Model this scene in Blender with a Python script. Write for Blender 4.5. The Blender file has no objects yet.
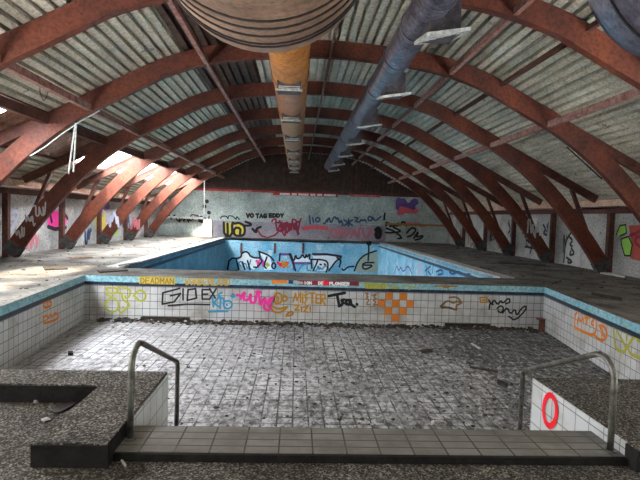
import bpy, bmesh, math, random
from mathutils import Vector, Matrix
random.seed(7)
S = bpy.context.scene
C = S.collection
PI = math.pi

# ------------------------------------------------------------------ camera
FPX = 500.0
vd = Vector((297 - 320, 216 - 240, FPX)).normalized()          # world +Y seen in camera axes (x right, y down, z forward)
roll = 0.032
vx = Vector((math.cos(roll), math.sin(roll), 0)); vx -= vd * vx.dot(vd); vx.normalize()
vz = vx.cross(vd)
if vz.y > 0: vz = -vz
EYE = Vector((0, 0, 1.7))
def cam2world(v): return Vector((vx.dot(v), vd.dot(v), vz.dot(v)))
right, down, fwd = cam2world(Vector((1,0,0))), cam2world(Vector((0,1,0))), cam2world(Vector((0,0,1)))
cd = bpy.data.cameras.new('camera'); cam = bpy.data.objects.new('camera', cd); C.objects.link(cam)
cd.sensor_width = 36; cd.lens = FPX/640*36; cd.clip_end = 300; cd.clip_start = .05
up = -down; bk = -fwd
cam.matrix_world = Matrix(((right.x, up.x, bk.x, EYE.x), (right.y, up.y, bk.y, EYE.y), (right.z, up.z, bk.z, EYE.z), (0,0,0,1)))
S.camera = cam

# ------------------------------------------------------------------ surfaces on which the paint lies
class Plane:
    """a real wall: a point, an outward normal; at() gives the point of the wall where a measured photo point lies"""
    def __init__(s, p, n): s.p = Vector(p); s.n = Vector(n).normalized()
    def at(s, x, y, lift=.006):
        d = cam2world(Vector((x-320, y-240, FPX)))
        q = s.p + s.n*lift
        t = (q-EYE).dot(s.n)/d.dot(s.n)
        return EYE + d*t

# ------------------------------------------------------------------ materials
def nn(nt, t, **kw):
    n = nt.nodes.new(t)
    for k, v in kw.items(): setattr(n, k, v)
    return n
def base(name, rough=.85, metal=0, spec=.3):
    m = bpy.data.materials.new(name); m.use_nodes = True
    nt = m.node_tree; b = nt.nodes['Principled BSDF']
    b.inputs['Roughness'].default_value = rough; b.inputs['Metallic'].default_value = metal
    b.inputs['Specular IOR Level'].default_value = spec
    return m, nt, b
def ramp(nt, fac, stops):
    r = nn(nt, 'ShaderNodeValToRGB'); e = r.color_ramp.elements
    while len(e) < len(stops): e.new(.5)
    for i, (p, c) in enumerate(stops):
        e[i].position = p; e[i].color = (*c, 1) if len(c) == 3 else c
    nt.links.new(fac, r.inputs['Fac']); return r.outputs['Color']
def coords(nt, sc=(1,1,1), loc=(0,0,0), rot=(0,0,0)):
    t = nn(nt, 'ShaderNodeTexCoord'); mp = nn(nt, 'ShaderNodeMapping')
    mp.inputs['Scale'].default_value = sc; mp.inputs['Location'].default_value = loc; mp.inputs['Rotation'].default_value = rot
    nt.links.new(t.outputs['Object'], mp.inputs['Vector']); return mp.outputs['Vector']
def noise(nt, vec, scale, detail=6, rough=.6):
    n = nn(nt, 'ShaderNodeTexNoise'); n.inputs['Scale'].default_value = scale
    n.inputs['Detail'].default_value = detail; n.inputs['Roughness'].default_value = rough
    nt.links.new(vec, n.inputs['Vector']); return n.outputs['Fac']
def mixc(nt, fac, a, b, mode='MIX'):
    m = nn(nt, 'ShaderNodeMix', data_type='RGBA', blend_type=mode)
    if isinstance(fac, float): m.inputs['Factor'].default_value = fac
    else: nt.links.new(fac, m.inputs['Factor'])
    for k, v in (('A', a), ('B', b)):
        i = [s for s in m.inputs if s.name == k and s.type == 'RGBA'][0]
        if isinstance(v, tuple): i.default_value = (*v[:3], 1)
        else: nt.links.new(v, i)
    return [s for s in m.outputs if s.type == 'RGBA'][0]
def mathn(nt, op, a, b):
    m = nn(nt, 'ShaderNodeMath', operation=op)
    for i, v in enumerate((a, b)):
        if isinstance(v, (int, float)): m.inputs[i].default_value = v
        else: nt.links.new(v, m.inputs[i])
    return m.outputs[0]
def bump(nt, b, h, strength=.4, dist=.02):
    n = nn(nt, 'ShaderNodeBump'); n.inputs['Strength'].default_value = strength; n.inputs['Distance'].default_value = dist
    nt.links.new(h, n.inputs['Height']); nt.links.new(n.outputs['Normal'], b.inputs['Normal'])
def worn(name, c1, c2, scale=2., sc=(1,1,1), lo=.35, hi=.65, rough=.85, metal=0, spec=.3, bmp=0, spot=None, spot_scale=9, spot_at=.66):
    m, nt, b = base(name, rough, metal, spec)
    v = coords(nt, sc); f = noise(nt, v, scale, 8)
    col = ramp(nt, f, [(lo, c1), (hi, c2)])
    if spot:
        f2 = noise(nt, coords(nt, (1,1,1), (3.3,1.7,.4)), spot_scale, 6)
        k = ramp(nt, f2, [(spot_at, (0,0,0)), (spot_at+.05, (1,1,1))])
        col = mixc(nt, k, col, spot)
    g = noise(nt, coords(nt, (1,1,1), (7,2,5)), 14, 8, .75)
    col = mixc(nt, 1., col, ramp(nt, g, [(.36, (.45,.44,.43)), (.56, (1,1,1))]), 'MULTIPLY')
    nt.links.new(col, b.inputs['Base Color'])
    if bmp: bump(nt, b, f, bmp)
    return m
def tiles(name, ax, org, size, c, mortar, msize=.011, dirt=(.2,.18,.15), d_lo=.5, d_hi=.75, d_scale=1.3, rough=.45, var=.12, spot=None):
    """ax: which object axes give u, v"""
    m, nt, b = base(name, rough)
    t = nn(nt, 'ShaderNodeTexCoord'); sp = nn(nt, 'ShaderNodeSeparateXYZ'); nt.links.new(t.outputs['Object'], sp.inputs[0])
    cb = nn(nt, 'ShaderNodeCombineXYZ')
    for i in (0, 1):
        nt.links.new(mathn(nt, 'SUBTRACT', sp.outputs['XYZ'.index(ax[i])], org[i] - 40*size[i]), cb.inputs[i])
    br = nn(nt, 'ShaderNodeTexBrick'); br.offset = 0; br.squash = 1
    for k, v in (('Scale', 1), ('Mortar Size', msize/2), ('Mortar Smooth', .1), ('Bias', 0), ('Brick Width', size[0]), ('Row Height', size[1])):
        br.inputs[k].default_value = v
    br.inputs['Color1'].default_value = (*c, 1); br.inputs['Color2'].default_value = (*[k*(1-var) for k in c], 1)
    br.inputs['Mortar'].default_value = (*mortar, 1)
    nt.links.new(cb.outputs[0], br.inputs['Vector'])
    v = coords(nt)
    f = noise(nt, v, d_scale, 9, .65)
    k = ramp(nt, f, [(d_lo, (0,0,0)), (d_hi, (1,1,1))])
    col = mixc(nt, k, br.outputs['Color'], dirt)
    if spot:
        f2 = noise(nt, v, spot[1], 8, .7)
        k2 = ramp(nt, f2, [(spot[2], (0,0,0)), (spot[2]+.06, (1,1,1))])
        col = mixc(nt, k2, col, spot[0])
    nt.links.new(col, b.inputs['Base Color'])
    return m, nt, b, col

M = {}
M['wood'] = worn('reddish glulam', (.075,.021,.015), (.165,.043,.020), 1.2, (1,1,1), rough=.6, spot=(.07,.03,.022), spot_scale=5, spot_at=.68)
M['wood_dark'] = worn('dark stained timber', (.075,.028,.022), (.13,.05,.035), 3, rough=.7)
M['wood_pale'] = worn('pale timber', (.55,.35,.26), (.72,.5,.39), 2.5, rough=.7)
M['purlin'] = worn('worn red paint', (.22,.09,.07), (.42,.25,.22), 6, rough=.6)
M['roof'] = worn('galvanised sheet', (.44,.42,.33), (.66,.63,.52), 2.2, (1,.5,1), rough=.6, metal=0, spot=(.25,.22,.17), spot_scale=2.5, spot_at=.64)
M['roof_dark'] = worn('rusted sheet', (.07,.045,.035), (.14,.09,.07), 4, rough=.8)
M['gable'] = worn('brown cladding', (.035,.02,.016), (.085,.045,.03), 3, rough=.7)
M['wall'] = worn('grey render', (.30,.31,.31), (.54,.55,.54), 1.0, rough=.9, spot=(.22,.21,.19), spot_scale=2.6, spot_at=.63)
M['wall_far'] = worn('pale green render', (.26,.31,.29), (.50,.57,.54), .55, rough=.9, spot=(.3,.32,.3), spot_scale=1.6, spot_at=.64)
M['deck'] = worn('dusty concrete deck', (.07,.066,.06), (.24,.23,.205), 1.1, rough=.95, bmp=.3, spot=(.07,.062,.052), spot_scale=2.2, spot_at=.62)
M['curb'] = worn('pale coping', (.42,.43,.41), (.62,.62,.6), 3, rough=.85)
M['band'] = worn('light blue band', (.22,.50,.60), (.34,.62,.70), 2.5, rough=.5, spot=(.5,.58,.58), spot_scale=3, spot_at=.66)
M['navy'] = worn('dark blue line', (.008,.02,.045), (.025,.05,.09), 6, rough=.5)
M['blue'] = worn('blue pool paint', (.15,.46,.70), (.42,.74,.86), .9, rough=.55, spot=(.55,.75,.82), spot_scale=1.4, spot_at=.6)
M['blue_shaded'] = worn('shaded blue paint', (.12,.28,.40), (.24,.44,.54), 1.2, rough=.6, spot=(.09,.14,.18), spot_scale=2, spot_at=.62)  # basin blue again, darkened: the left wall's shade is in the colour
M['steel'] = worn('dull steel tube', (.14,.14,.125), (.28,.28,.25), 7, rough=.42, metal=.75, spec=.5)
M['orange_duct'] = worn('ochre painted duct', (.27,.105,.022), (.48,.20,.05), 3, rough=.36, spec=.35, spot=(.09,.05,.035), spot_scale=6, spot_at=.69)
M['tank'] = worn('tan painted tank', (.17,.10,.062), (.31,.195,.125), 2, rough=.45, spec=.5, spot=(.03,.022,.02), spot_scale=4.5, spot_at=.70)
M['grey_duct'] = worn('blue grey duct', (.12,.12,.165), (.29,.29,.36), 3, rough=.28, metal=.75, spec=.6)
M['seam'] = worn('black seam', (.02,.018,.018), (.05,.04,.04), 5, rough=.6)
M['boot'] = worn('dark outlet box', (.045,.04,.045), (.09,.08,.09), 5, rough=.6)
M['grille'] = worn('pale louvre', (.45,.47,.44), (.62,.63,.6), 5, rough=.5)
M['red'] = worn('red lettered board', (.34,.035,.03), (.5,.06,.05), 4, rough=.6)
M['white'] = worn('white paint', (.75,.75,.73), (.85,.85,.84), 5, rough=.6)
M['rust'] = worn('rusty metal', (.10,.045,.03), (.2,.09,.05), 8, rough=.8)
M['board'] = worn('dark damp board', (.03,.026,.022), (.075,.06,.05), 6, rough=.9)
M['shade_skin'] = worn('near-black painted shade', (.008,.008,.009), (.02,.02,.02), 6, rough=.9)  # shade of the faces turned to the viewer, put into a near-black colour
M['shoe'] = worn('dark grey casing', (.035,.035,.037), (.10,.10,.10), 5, rough=.8)
M['pale_rubble'] = worn('plaster crumbs', (.4,.39,.37), (.65,.64,.62), 9, rough=.95)
M['dark_rubble'] = worn('dark crumbs', (.03,.028,.025), (.10,.085,.07), 9, rough=.95)
M['brown_rubble'] = worn('brown leaf litter', (.08,.05,.03), (.2,.13,.08), 9, rough=.95)
M['bracket'] = worn('rust brown bracket', (.10,.045,.05), (.17,.08,.08), 6, rough=.8)

# white wall tiles; the orange checker graffiti gives the tile grid
REAR = Plane((0,11.95,0), (0,-1,0))
g0 = REAR.at(378.3, 292.3, 0); TS = .1755
M['tile'] = tiles('white square tiles', 'XZ', (g0.x, g0.z), (TS, TS), (.58,.60,.61), (.10,.105,.11), .013, (.24,.22,.18), .48, .74, 1.3, spot=((.08,.07,.055), 6, .64))[0]
M['tile_side'] = tiles('white side wall tiles', 'YZ', (5.0, g0.z), (TS, TS), (.58,.60,.61), (.10,.105,.11), .013, (.24,.22,.18), .48, .74, 1.3, spot=((.08,.07,.055), 6, .64))[0]
M['tile_ledge'] = tiles('ledge tiles', 'YZ', (4.99, .05), (.2,.2), (.62,.66,.68), (.16,.17,.17), .010, (.3,.3,.28), .52, .8, 2)[0]
M['step'] = tiles('step tiles', 'XY', (-1.07, 3.955), (.247,.112), (.24,.24,.22), (.03,.03,.028), .013, (.12,.115,.10), .4, .7, 3.2, rough=.6, spot=((.34,.33,.3), 7, .64))[0]
# drained pool floor: tiles under grime; the right half is dirtier
m, nt, b, col = tiles('dirty pool floor', 'XY', (0.02, 11.95), (.2,.2), (.60,.61,.635), (.055,.055,.06), .022, (.36,.36,.37), .42, .62, 1.6, rough=.8)
v = coords(nt, (1,.6,1)); sp = nn(nt, 'ShaderNodeSeparateXYZ'); tc = nn(nt, 'ShaderNodeTexCoord'); nt.links.new(tc.outputs['Object'], sp.inputs[0])
gx = mathn(nt, 'ADD', mathn(nt, 'MULTIPLY', sp.outputs[0], .013), -.03)
big = noise(nt, coords(nt, (1,.8,1), (2.2,.5,0)), .55, 4, .6)
f = mathn(nt, 'ADD', mathn(nt, 'ADD', noise(nt, v, 9, 12, .78), gx), mathn(nt, 'MULTIPLY', big, .30))
k = ramp(nt, f, [(.575, (0,0,0)), (.63, (.5,.5,.5)), (.75, (1,1,1))])
col = mixc(nt, k, col, (.06,.058,.057))
f3 = noise(nt, coords(nt, (1,.6,1), (5,2,0)), 26, 8, .75); k3 = ramp(nt, mathn(nt, 'ADD', f3, gx), [(.56, (0,0,0)), (.62, (1,1,1))])
col = mixc(nt, k3, col, (.03,.029,.028)); 
f4 = noise(nt, coords(nt, (1,.5,1), (1,9,0)), 18, 8, .75); k4 = ramp(nt, f4, [(.60, (0,0,0)), (.66, (1,1,1))])
col = mixc(nt, k4, col, (.62,.63,.65)); nt.links.new(col, b.inputs['Base Color']); bump(nt, b, f3, .35)
M['pool_floor'] = m
# washed aggregate
m, nt, b = base('washed pebble concrete', .95)
vo = nn(nt, 'ShaderNodeTexVoronoi'); vo.inputs['Scale'].default_value = 80; nt.links.new(coords(nt), vo.inputs['Vector'])
bw = nn(nt, 'ShaderNodeRGBToBW'); nt.links.new(vo.outputs['Color'], bw.inputs[0])
col = ramp(nt, bw.outputs[0], [(.2, (.03,.028,.025)), (.5, (.085,.08,.07)), (.66, (.15,.14,.122)), (.82, (.36,.34,.30))])
f = noise(nt, coords(nt), 1.6, 6); k = ramp(nt, f, [(.4, (.55,.55,.55)), (.65, (1,1,1))])
col = mixc(nt, 1., col, k, 'MULTIPLY'); nt.links.new(col, b.inputs['Base Color'])
bump(nt, b, vo.outputs['Distance'], .8, .012); M['gravel'] = m
# skylight panes: clear and brown weathered plastic
def pane_mat(name, tint, k):
    m = bpy.data.materials.new(name); m.use_nodes = True; nt = m.node_tree; nt.nodes.clear()
    o = nn(nt, 'ShaderNodeOutputMaterial'); a = nn(nt, 'ShaderNodeBsdfTransparent'); t = nn(nt, 'ShaderNodeBsdfTranslucent'); mx = nn(nt, 'ShaderNodeMixShader')
    a.inputs[0].default_value = (*tint, 1)
    nt.links.new(ramp(nt, noise(nt, coords(nt), 2.5), [(.35, tuple(c*.6 for c in tint)), (.65, tint)]), t.inputs[0])
    mx.inputs[0].default_value = k
    nt.links.new(a.outputs[0], mx.inputs[1]); nt.links.new(t.outputs[0], mx.inputs[2]); nt.links.new(mx.outputs[0], o.inputs[0]); return m
M['pane'] = pane_mat('clear plastic pane', (.97,.98,1), .25)
M['pane_brown'] = worn('brown weathered plastic', (.14,.07,.045), (.36,.24,.18), 1.3, rough=.22, spec=.7)
def paint(name, c):
    m, nt, b = base('spray ' + name, .65)
    nt.links.new(ramp(nt, noise(nt, coords(nt), 6), [(.3, tuple(k*.85 for k in c)), (.6, c)]), b.inputs['Base Color']); M[name] = m
    return M[name]
P = dict(black=(.012,.012,.014), olive=(.42,.42,.05), skyblue=(.05,.30,.52), pink=(.85,.05,.36), orange=(.75,.22,.02), amber=(.50,.24,.015),
         brown=(.30,.15,.05), scarlet=(.95,.01,.03), dred=(.25,.02,.05), purple=(.16,.08,.30), green=(.30,.62,.10), lime=(.42,.50,.22), whitepaint=(.85,.86,.88),
         yellow=(.55,.47,.06), grey=(.42,.43,.44), navyink=(.03,.06,.16), tan=(.42,.44,.36), gold=(.52,.34,.06), rose=(.5,.16,.2), brick=(.42,.08,.06), lightred=(.60,.10,.12), bluegrey=(.45,.48,.6))
for k_, c_ in P.items(): paint(k_, c_)

# ------------------------------------------------------------------ mesh helpers
def tag(o, label=None, cat=None, group=None, kind=None):
    if label: o['label'] = label
    if cat: o['category'] = cat
    if group: o['group'] = group
    if kind: o['kind'] = kind
    return o
def obj(name, bm, mat, parent=None, smooth=False, keep=False):
    me = bpy.data.meshes.new(name)
    if not keep: bmesh.ops.recalc_face_normals(bm, faces=bm.faces)
    bm.to_mesh(me); bm.free()
    me.materials.append(M[mat])
    if smooth:
        for p in me.polygons: p.use_smooth = True
    o = bpy.data.objects.new(name, me); C.objects.link(o)
    if parent: o.parent = parent
    return o
def empty(name, loc=(0,0,0)):
    o = bpy.data.objects.new(name, None); o.location = loc; o.empty_display_size = .2; C.objects.link(o); return o
def put(o, parent):                      # parent while keeping the place (parents are never rotated)
    w = Vector((0,0,0)); p = parent
    while p: w += p.location; p = p.parent
    o.parent = parent; o.location = -w; return o
def box(bm, x0, x1, y0, y1, z0, z1):
    v = [bm.verts.new(p) for p in ((x0,y0,z0),(x1,y0,z0),(x1,y1,z0),(x0,y1,z0),(x0,y0,z1),(x1,y0,z1),(x1,y1,z1),(x0,y1,z1))]
    for f in ((0,3,2,1),(4,5,6,7),(0,1,5,4),(1,2,6,5),(2,3,7,6),(3,0,4,7)): bm.faces.new([v[i] for i in f])
    return v
def boxes(*bs):
    bm = bmesh.new()
    for b_ in bs: box(bm, *b_)
    return bm
def prism(bm, poly, z0, z1):
    a = [bm.verts.new((x,y,z0)) for x, y in poly]; b_ = [bm.verts.new((x,y,z1)) for x, y in poly]
    bm.faces.new(a[::-1]); bm.faces.new(b_); n = len(poly)
    for i in range(n): bm.faces.new((a[i], a[(i+1)%n], b_[(i+1)%n], b_[i]))
def prism_y(bm, poly, y0, y1):           # poly in x, z
    a = [bm.verts.new((x,y0,z)) for x, z in poly]; b_ = [bm.verts.new((x,y1,z)) for x, z in poly]
    bm.faces.new(a); bm.faces.new(b_[::-1]); n = len(poly)
    for i in range(n): bm.faces.new((a[i], b_[i], b_[(i+1)%n], a[(i+1)%n]))
def bar(bm, p, q, w, h, upv=(0,0,1)):
    p, q = Vector(p), Vector(q); d = (q-p).normalized(); u = Vector(upv); s = d.cross(u).normalized(); u = s.cross(d)
    v = []
    for c in (p, q):
        for a, b_ in ((-1,-1),(1,-1),(1,1),(-1,1)): v.append(bm.verts.new(c + s*a*w/2 + u*b_*h/2))
    for f in ((3,2,1,0),(4,5,6,7),(0,1,5,4),(1,2,6,5),(2,3,7,6),(3,0,4,7)): bm.faces.new([v[i] for i in f])
def tube(bm, pts, r, n=12, cap=True):
    pts = [Vector(p) for p in pts]; rings = []
    rs = r if isinstance(r, (list, tuple)) else [r]*len(pts)
    ref = Vector((0,0,1)) if abs((pts[1]-pts[0]).normalized().z) < .9 else Vector((0,1,0))
    for i, p in enumerate(pts):
        d = (pts[min(i+1, len(pts)-1)] - pts[max(i-1, 0)]).normalized()
        s = d.cross(ref).normalized(); u = s.cross(d)
        rings.append([bm.verts.new(p + (s*math.cos(a) + u*math.sin(a))*rs[i]) for a in [2*PI*k/n for k in range(n)]])
    for a, b_ in zip(rings, rings[1:]):
        for k in range(n): bm.faces.new((a[k], a[(k+1)%n], b_[(k+1)%n], b_[k]))
    if cap: bm.faces.new(rings[0][::-1]); bm.faces.new(rings[-1])
def chip(bm, c, r, flat=.5):
    c = Vector(c); vs = []
    for a in range(5):
        t = 2*PI*a/5 + random.random()*.8
        vs.append((c + Vector((math.cos(t)*r*random.uniform(.6,1.3), math.sin(t)*r*random.uniform(.6,1.3), 0))))
    lo = [bm.verts.new(v_) for v_ in vs]; hi = [bm.verts.new(c + (v_-c)*.7 + Vector((0,0,r*flat*random.uniform(.5,1.2)))) for v_ in vs]
    bm.faces.new(hi); bm.faces.new(lo[::-1])
    for i in range(5): bm.faces.new((lo[i], lo[(i+1)%5], hi[(i+1)%5], hi[i]))

# ------------------------------------------------------------------ spray paint
lift_n = [0]
def spray(parent, plane, mat, label=None, lines=(), fills=(), w=.04, wk=1.3, sm=0, o=(0,0), s=1., name='graffiti', lift=None):
    """lines / fills: points measured in the photo, mapped x = o + p/s, put on the wall they are painted on"""
    bm = bmesh.new(); lift_n[0] = (lift_n[0] + 1) % 9
    lf = lift if lift is not None else .006 + .0012*lift_n[0]
    w = w*wk
    if sm: lines = [chaikin(L, sm) for L in lines]
    tr = lambda p: plane.at(o[0] + p[0]/s, o[1] + p[1]/s, lf)
    n = plane.n
    cnt = [0]
    def quad(ps):
        cnt[0] += 1; up_ = n*(.0003*(cnt[0] % 9))       # coats lie on one another
        vs = [bm.verts.new(p + up_) for p in ps]
        f_ = bm.faces.new(vs); f_.normal_update()
        if f_.normal.dot(n) < 0: f_.normal_flip()
    for L in lines:
        pts = [tr(p) for p in L]
        for a, b_ in zip(pts, pts[1:]):
            d = b_ - a
            if d.length < 1e-5: d = Vector((.001,0,.001))
            d.normalize(); sd = d.cross(n).normalized()*w/2
            quad([a-sd, b_-sd, b_+sd, a+sd])
        for p in pts:
            u = Vector((0,0,1)); u = (u - n*u.dot(n)).normalized(); q = u.cross(n)
            quad([p + (u*math.cos(t) + q*math.sin(t))*w/2 for t in [2*PI*k/8 for k in range(8)]])
    for Fp in fills: quad([tr(p) for p in Fp])
    ob = obj(name, bm, mat, keep=True)
    put(ob, parent)
    if label: ob['label'] = label
    return ob
def chaikin(L, k):
    if len(L) < 3: return L
    closed = L[0] == L[-1]
    for _ in range(k):
        out = [] if closed else [L[0]]
        for (a, b_), (c, d) in zip(L, L[1:]): out += [(a*.75+c*.25, b_*.75+d*.25), (a*.25+c*.75, b_*.25+d*.75)]
        out.append(out[0] if closed else L[-1]); L = out
    return L
FONT = {'A':[[(0,1),(.5,0),(1,1)],[(.2,.6),(.8,.6)]], 'B':[[(0,0),(0,1),(.9,.95),(.9,.55),(0,.5),(.8,.45),(.8,.05),(0,0)]], 'C':[[(1,.1),(.3,0),(0,.5),(.3,1),(1,.9)]],
 'D':[[(0,0),(0,1),(.7,.9),(1,.5),(.7,.1),(0,0)]], 'E':[[(1,0),(0,0),(0,1),(1,1)],[(0,.5),(.8,.5)]], 'G':[[(1,.1),(.3,0),(0,.5),(.3,1),(1,.9),(1,.55),(.6,.55)]],
 'I':[[(.5,0),(.5,1)]], 'L':[[(0,0),(0,1),(1,1)]], 'M':[[(0,1),(0,0),(.5,.6),(1,0),(1,1)]], 'N':[[(0,1),(0,0),(1,1),(1,0)]], 'O':[[(.5,0),(0,.3),(0,.7),(.5,1),(1,.7),(1,.3),(.5,0)]],
 'P':[[(0,1),(0,0),(1,.05),(1,.5),(0,.55)]], 'R':[[(0,1),(0,0),(1,.05),(1,.45),(0,.5),(1,1)]], 'S':[[(1,.05),(.2,0),(.1,.4),(.9,.6),(.8,1),(0,.95)]], 'T':[[(0,0),(1,0)],[(.5,0),(.5,1)]],
 'U':[[(0,0),(0,.8),(.5,1),(1,.8),(1,0)]], 'V':[[(0,0),(.5,1),(1,0)]], 'W':[[(0,0),(.25,1),(.5,.4),(.75,1),(1,0)]], 'X':[[(0,0),(1,1)],[(1,0),(0,1)]], 'Y':[[(0,0),(.5,.5),(1,0)],[(.5,.5),(.5,1)]], 'Z':[[(0,0),(1,0),(0,1),(1,1)]]}
def words(txt, x0, x1, y0, y1, slope=0., fillw=.72):
    out = []; n = len(txt); cw = (x1-x0)/n
    for i, ch in enumerate(txt):
        for L in FONT.get(ch, []):
            out.append([(x0 + cw*(i + p[0]*fillw), y0 + (y1-y0)*p[1] + slope*cw*(i + p[0]*fillw)) for p in L])
    return out
def scrib(x0, x1, y0, y1, n=9, seed=1):
    r = random.Random(seed)
    return [chaikin([(x0 + (x1-x0)*(i + r.uniform(-1.,1.))/n, r.choice((y0,y1)) + (y1-y0)*r.uniform(-.15,.15)*(1 if r.random()<.5 else 2)) for i in range(n+1)], 2)]

# ------------------------------------------------------------------ plan
XC, HW = .65, 10.06
XL, XR = XC-HW, XC+HW
DK = .105                                # deck level
PFZ = -.90                               # drained pool floor
YB = 34.6
PL0, PL1, PR0, PR1 = (-4.24,5.0), (-4.95,11.95), (5.08,5.0), (6.13,11.95)      # shallow pool outline
BL0, BL1, BR0, BR1 = (-4.85,14.05), (-4.68,33.0), (5.89,14.05), (5.50,33.0)    # deep basin outline
LEFTP = Plane((PL0[0],PL0[1],0), (PL1[1]-PL0[1], -(PL1[0]-PL0[0]), 0))
RIGHTP = Plane((PR0[0],PR0[1],0), (-(PR1[1]-PR0[1]), PR1[0]-PR0[0], 0))

# ---- deck and floors
bm = bmesh.new()
prism(bm, [(XL-.3,5.0), PL0, PL1, BL0, BL1, (BL1[0],YB+.3), (XL-.3,YB+.3)], -.02, DK)
prism(bm, [PR0, (XR+.3,5.0), (XR+.3,YB+.3), (BR1[0],YB+.3), BR1, BR0, PR1], -.02, DK)
prism(bm, [PL1, PR1, BR0, BL0], -.02, DK)
prism(bm, [BL1, BR1, (BR1[0],YB+.3), (BL1[0],YB+.3)], -.02, DK)
tag(obj('floor', bm, 'deck'), 'dusty grey concrete pool deck', kind='structure')
bm = bmesh.new()
prism(bm, [(-6.5,-3), (8,-3), (8,3.52), (-1.72,3.52), (-1.72,4.6), (-6.5,4.6)], -.3, -.06)
tag(obj('floor_foreground', bm, 'gravel'), 'lower washed pebble floor of the foot bath in front', kind='structure')

# ---- shallow pool
pool = empty('swimming_pool', (0.5,8.5,PFZ))
tag(pool, 'shallow drained pool with white tiled walls and a light blue rim', 'pool', kind='structure')
def wallstrip(name, a, b, z0, z1, mat, th, parent, label=None, side=1):
    d = Vector((b[0]-a[0], b[1]-a[1], 0)).normalized(); n = Vector((d.y, -d.x, 0))*side
    bm = bmesh.new(); A, B = Vector((*a,0)), Vector((*b,0))
    prism(bm, [(A+n*th).to_2d(), (B+n*th).to_2d(), (B-n*.12).to_2d(), (A-n*.12).to_2d()], z0, z1)
    o = put(obj(name, bm, mat), parent)
    if label: o['label'] = label
    return o
bm = bmesh.new(); prism(bm, [(PL0[0]-.1,4.2),(PR0[0]+.1,4.2),(PR1[0]+.1,12.05),(PL1[0]-.1,12.05)], PFZ-.15, PFZ)
pfloor = put(obj('pool_floor', bm, 'pool_floor'), pool); pfloor['label'] = 'grimy tiled floor of the drained pool'
rear = wallstrip('pool_wall', PL1, PR1, PFZ, DK-.004, 'tile', 0, pool, 'rear tiled pool wall covered in painted tags', 1)
lwall = wallstrip('pool_wall', PL0, PL1, PFZ, DK-.004, 'tile_side', 0, pool, 'left tiled pool wall', 1)
rwall = wallstrip('pool_wall', PR0, PR1, PFZ, DK-.004, 'tile_side', 0, pool, 'right tiled pool wall', -1)
fwall = wallstrip('pool_wall', PL0, (-1.25,5.0), PFZ, DK-.004, 'tile', 0, pool, None, -1)
BT, BB, BN = DK+.048, .012, -.066
for a, b_, sd in ((PL1,PR1,1), (PL0,PL1,1), (PR0,PR1,-1)):
    wallstrip('rim_band', a, b_, BB, BT, 'band', .012, pool, 'light blue band under the rim', sd)
    wallstrip('rim_top', a, b_, BT, BT+.006, 'deck', .014, pool, None, sd)
    wallstrip('rim_line', a, b_, BN, BB, 'navy', .016, pool, 'dark blue line below the band', sd)

# ---- deep basin behind
basin = empty('diving_basin', (.5,23,-2.3))
tag(basin, 'deep blue painted basin behind the shallow pool', 'pool', kind='structure')
bm = bmesh.new(); prism(bm, [(BL0[0]-.1,13.9),(BR0[0]+.1,13.9),(BR1[0]+.1,33.1),(BL1[0]-.1,33.1)], -2.5, -2.3)
put(obj('basin_floor', bm, 'blue'), basin)
brear = wallstrip('basin_wall', BL1, BR1, -2.3, DK-.004, 'blue', 0, basin, 'far blue basin wall with a large painted mural', 1)
bleft = wallstrip('basin_wall', BL0, BL1, -2.3, DK-.004, 'blue_shaded', 0, basin, 'left basin wall with its shade put into the blue', 1)
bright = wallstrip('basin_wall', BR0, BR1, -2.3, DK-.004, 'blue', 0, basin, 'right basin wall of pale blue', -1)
wallstrip('basin_wall', BL0, BR0, -2.3, DK-.004, 'blue', 0, basin, None, -1)
for a, b_, sd in ((BL0,BL1,1), (BR0,BR1,-1)):
    d = Vector((b_[0]-a[0], b_[1]-a[1])).normalized(); n = Vector((-d.y, d.x))*sd
    bm = bmesh.new(); A, B = Vector(a), Vector(b_)
    prism(bm, [A-n*.01, B-n*.01, B+n*.42, A+n*.42], DK-.02, DK+.03); put(obj('coping', bm, 'curb'), basin)
    wallstrip('basin_line', a, b_, -.19, -.08, 'navy', .014, basin, 'dark line below the coping', sd)
BREAR = Plane((0,33.0,0), (0,-1,0))
for x in (240.5, 274, 302.3):
    p = BREAR.at(x, 243); q = BREAR.at(x+1.8, 253.5)
    put(obj('bracket', boxes((p.x,q.x,32.9,33.0,q.z,p.z)), 'bracket'), basin)

# ---- foreground ledges and step
GRP = None
ll = empty('concrete_ledge', (-1.5,4,-.06)); tag(ll, 'left washed pebble ledge bending around the foot bath beside the handrail', 'ledge')
bm = bmesh.new(); prism(bm, [(-1.25,3.41),(-1.25,4.99),(-6.5,4.99),(-6.5,4.575),(-1.745,4.575),(-1.745,3.41)], -.9, DK)
put(obj('ledge_top', bm, 'gravel'), ll)
put(obj('side_tiles', boxes((-1.25,-1.238,3.80,4.995,-.9,DK-.025)), 'tile_ledge'), ll)
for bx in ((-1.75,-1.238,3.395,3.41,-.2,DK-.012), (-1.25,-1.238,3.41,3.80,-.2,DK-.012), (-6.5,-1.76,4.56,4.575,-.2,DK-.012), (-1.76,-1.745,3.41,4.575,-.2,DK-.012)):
    put(obj('shade_skin', boxes(bx), 'shade_skin'), ll)['label'] = 'thin near-black skin, shade painted onto the ledge face'  # thin dark boxes that paint shade onto the ledge faces
rl = empty('concrete_ledge', (3,4,-.06)); put(obj('shade_skin', boxes((2.486,2.50,3.395,3.53,-.2,DK-.012),(2.5,8,3.395,3.41,-.2,DK-.012)), 'shade_skin'), rl); tag(rl, 'right washed pebble ledge with a red painted ring on its white tiled side', 'ledge')  # near face gets the same painted shade
bm = bmesh.new(); prism(bm, [(2.50,3.41),(8,3.41),(8,5.02),(2.50,5.0)], -.9, DK)
put(obj('ledge_top', bm, 'gravel'), rl)
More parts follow.
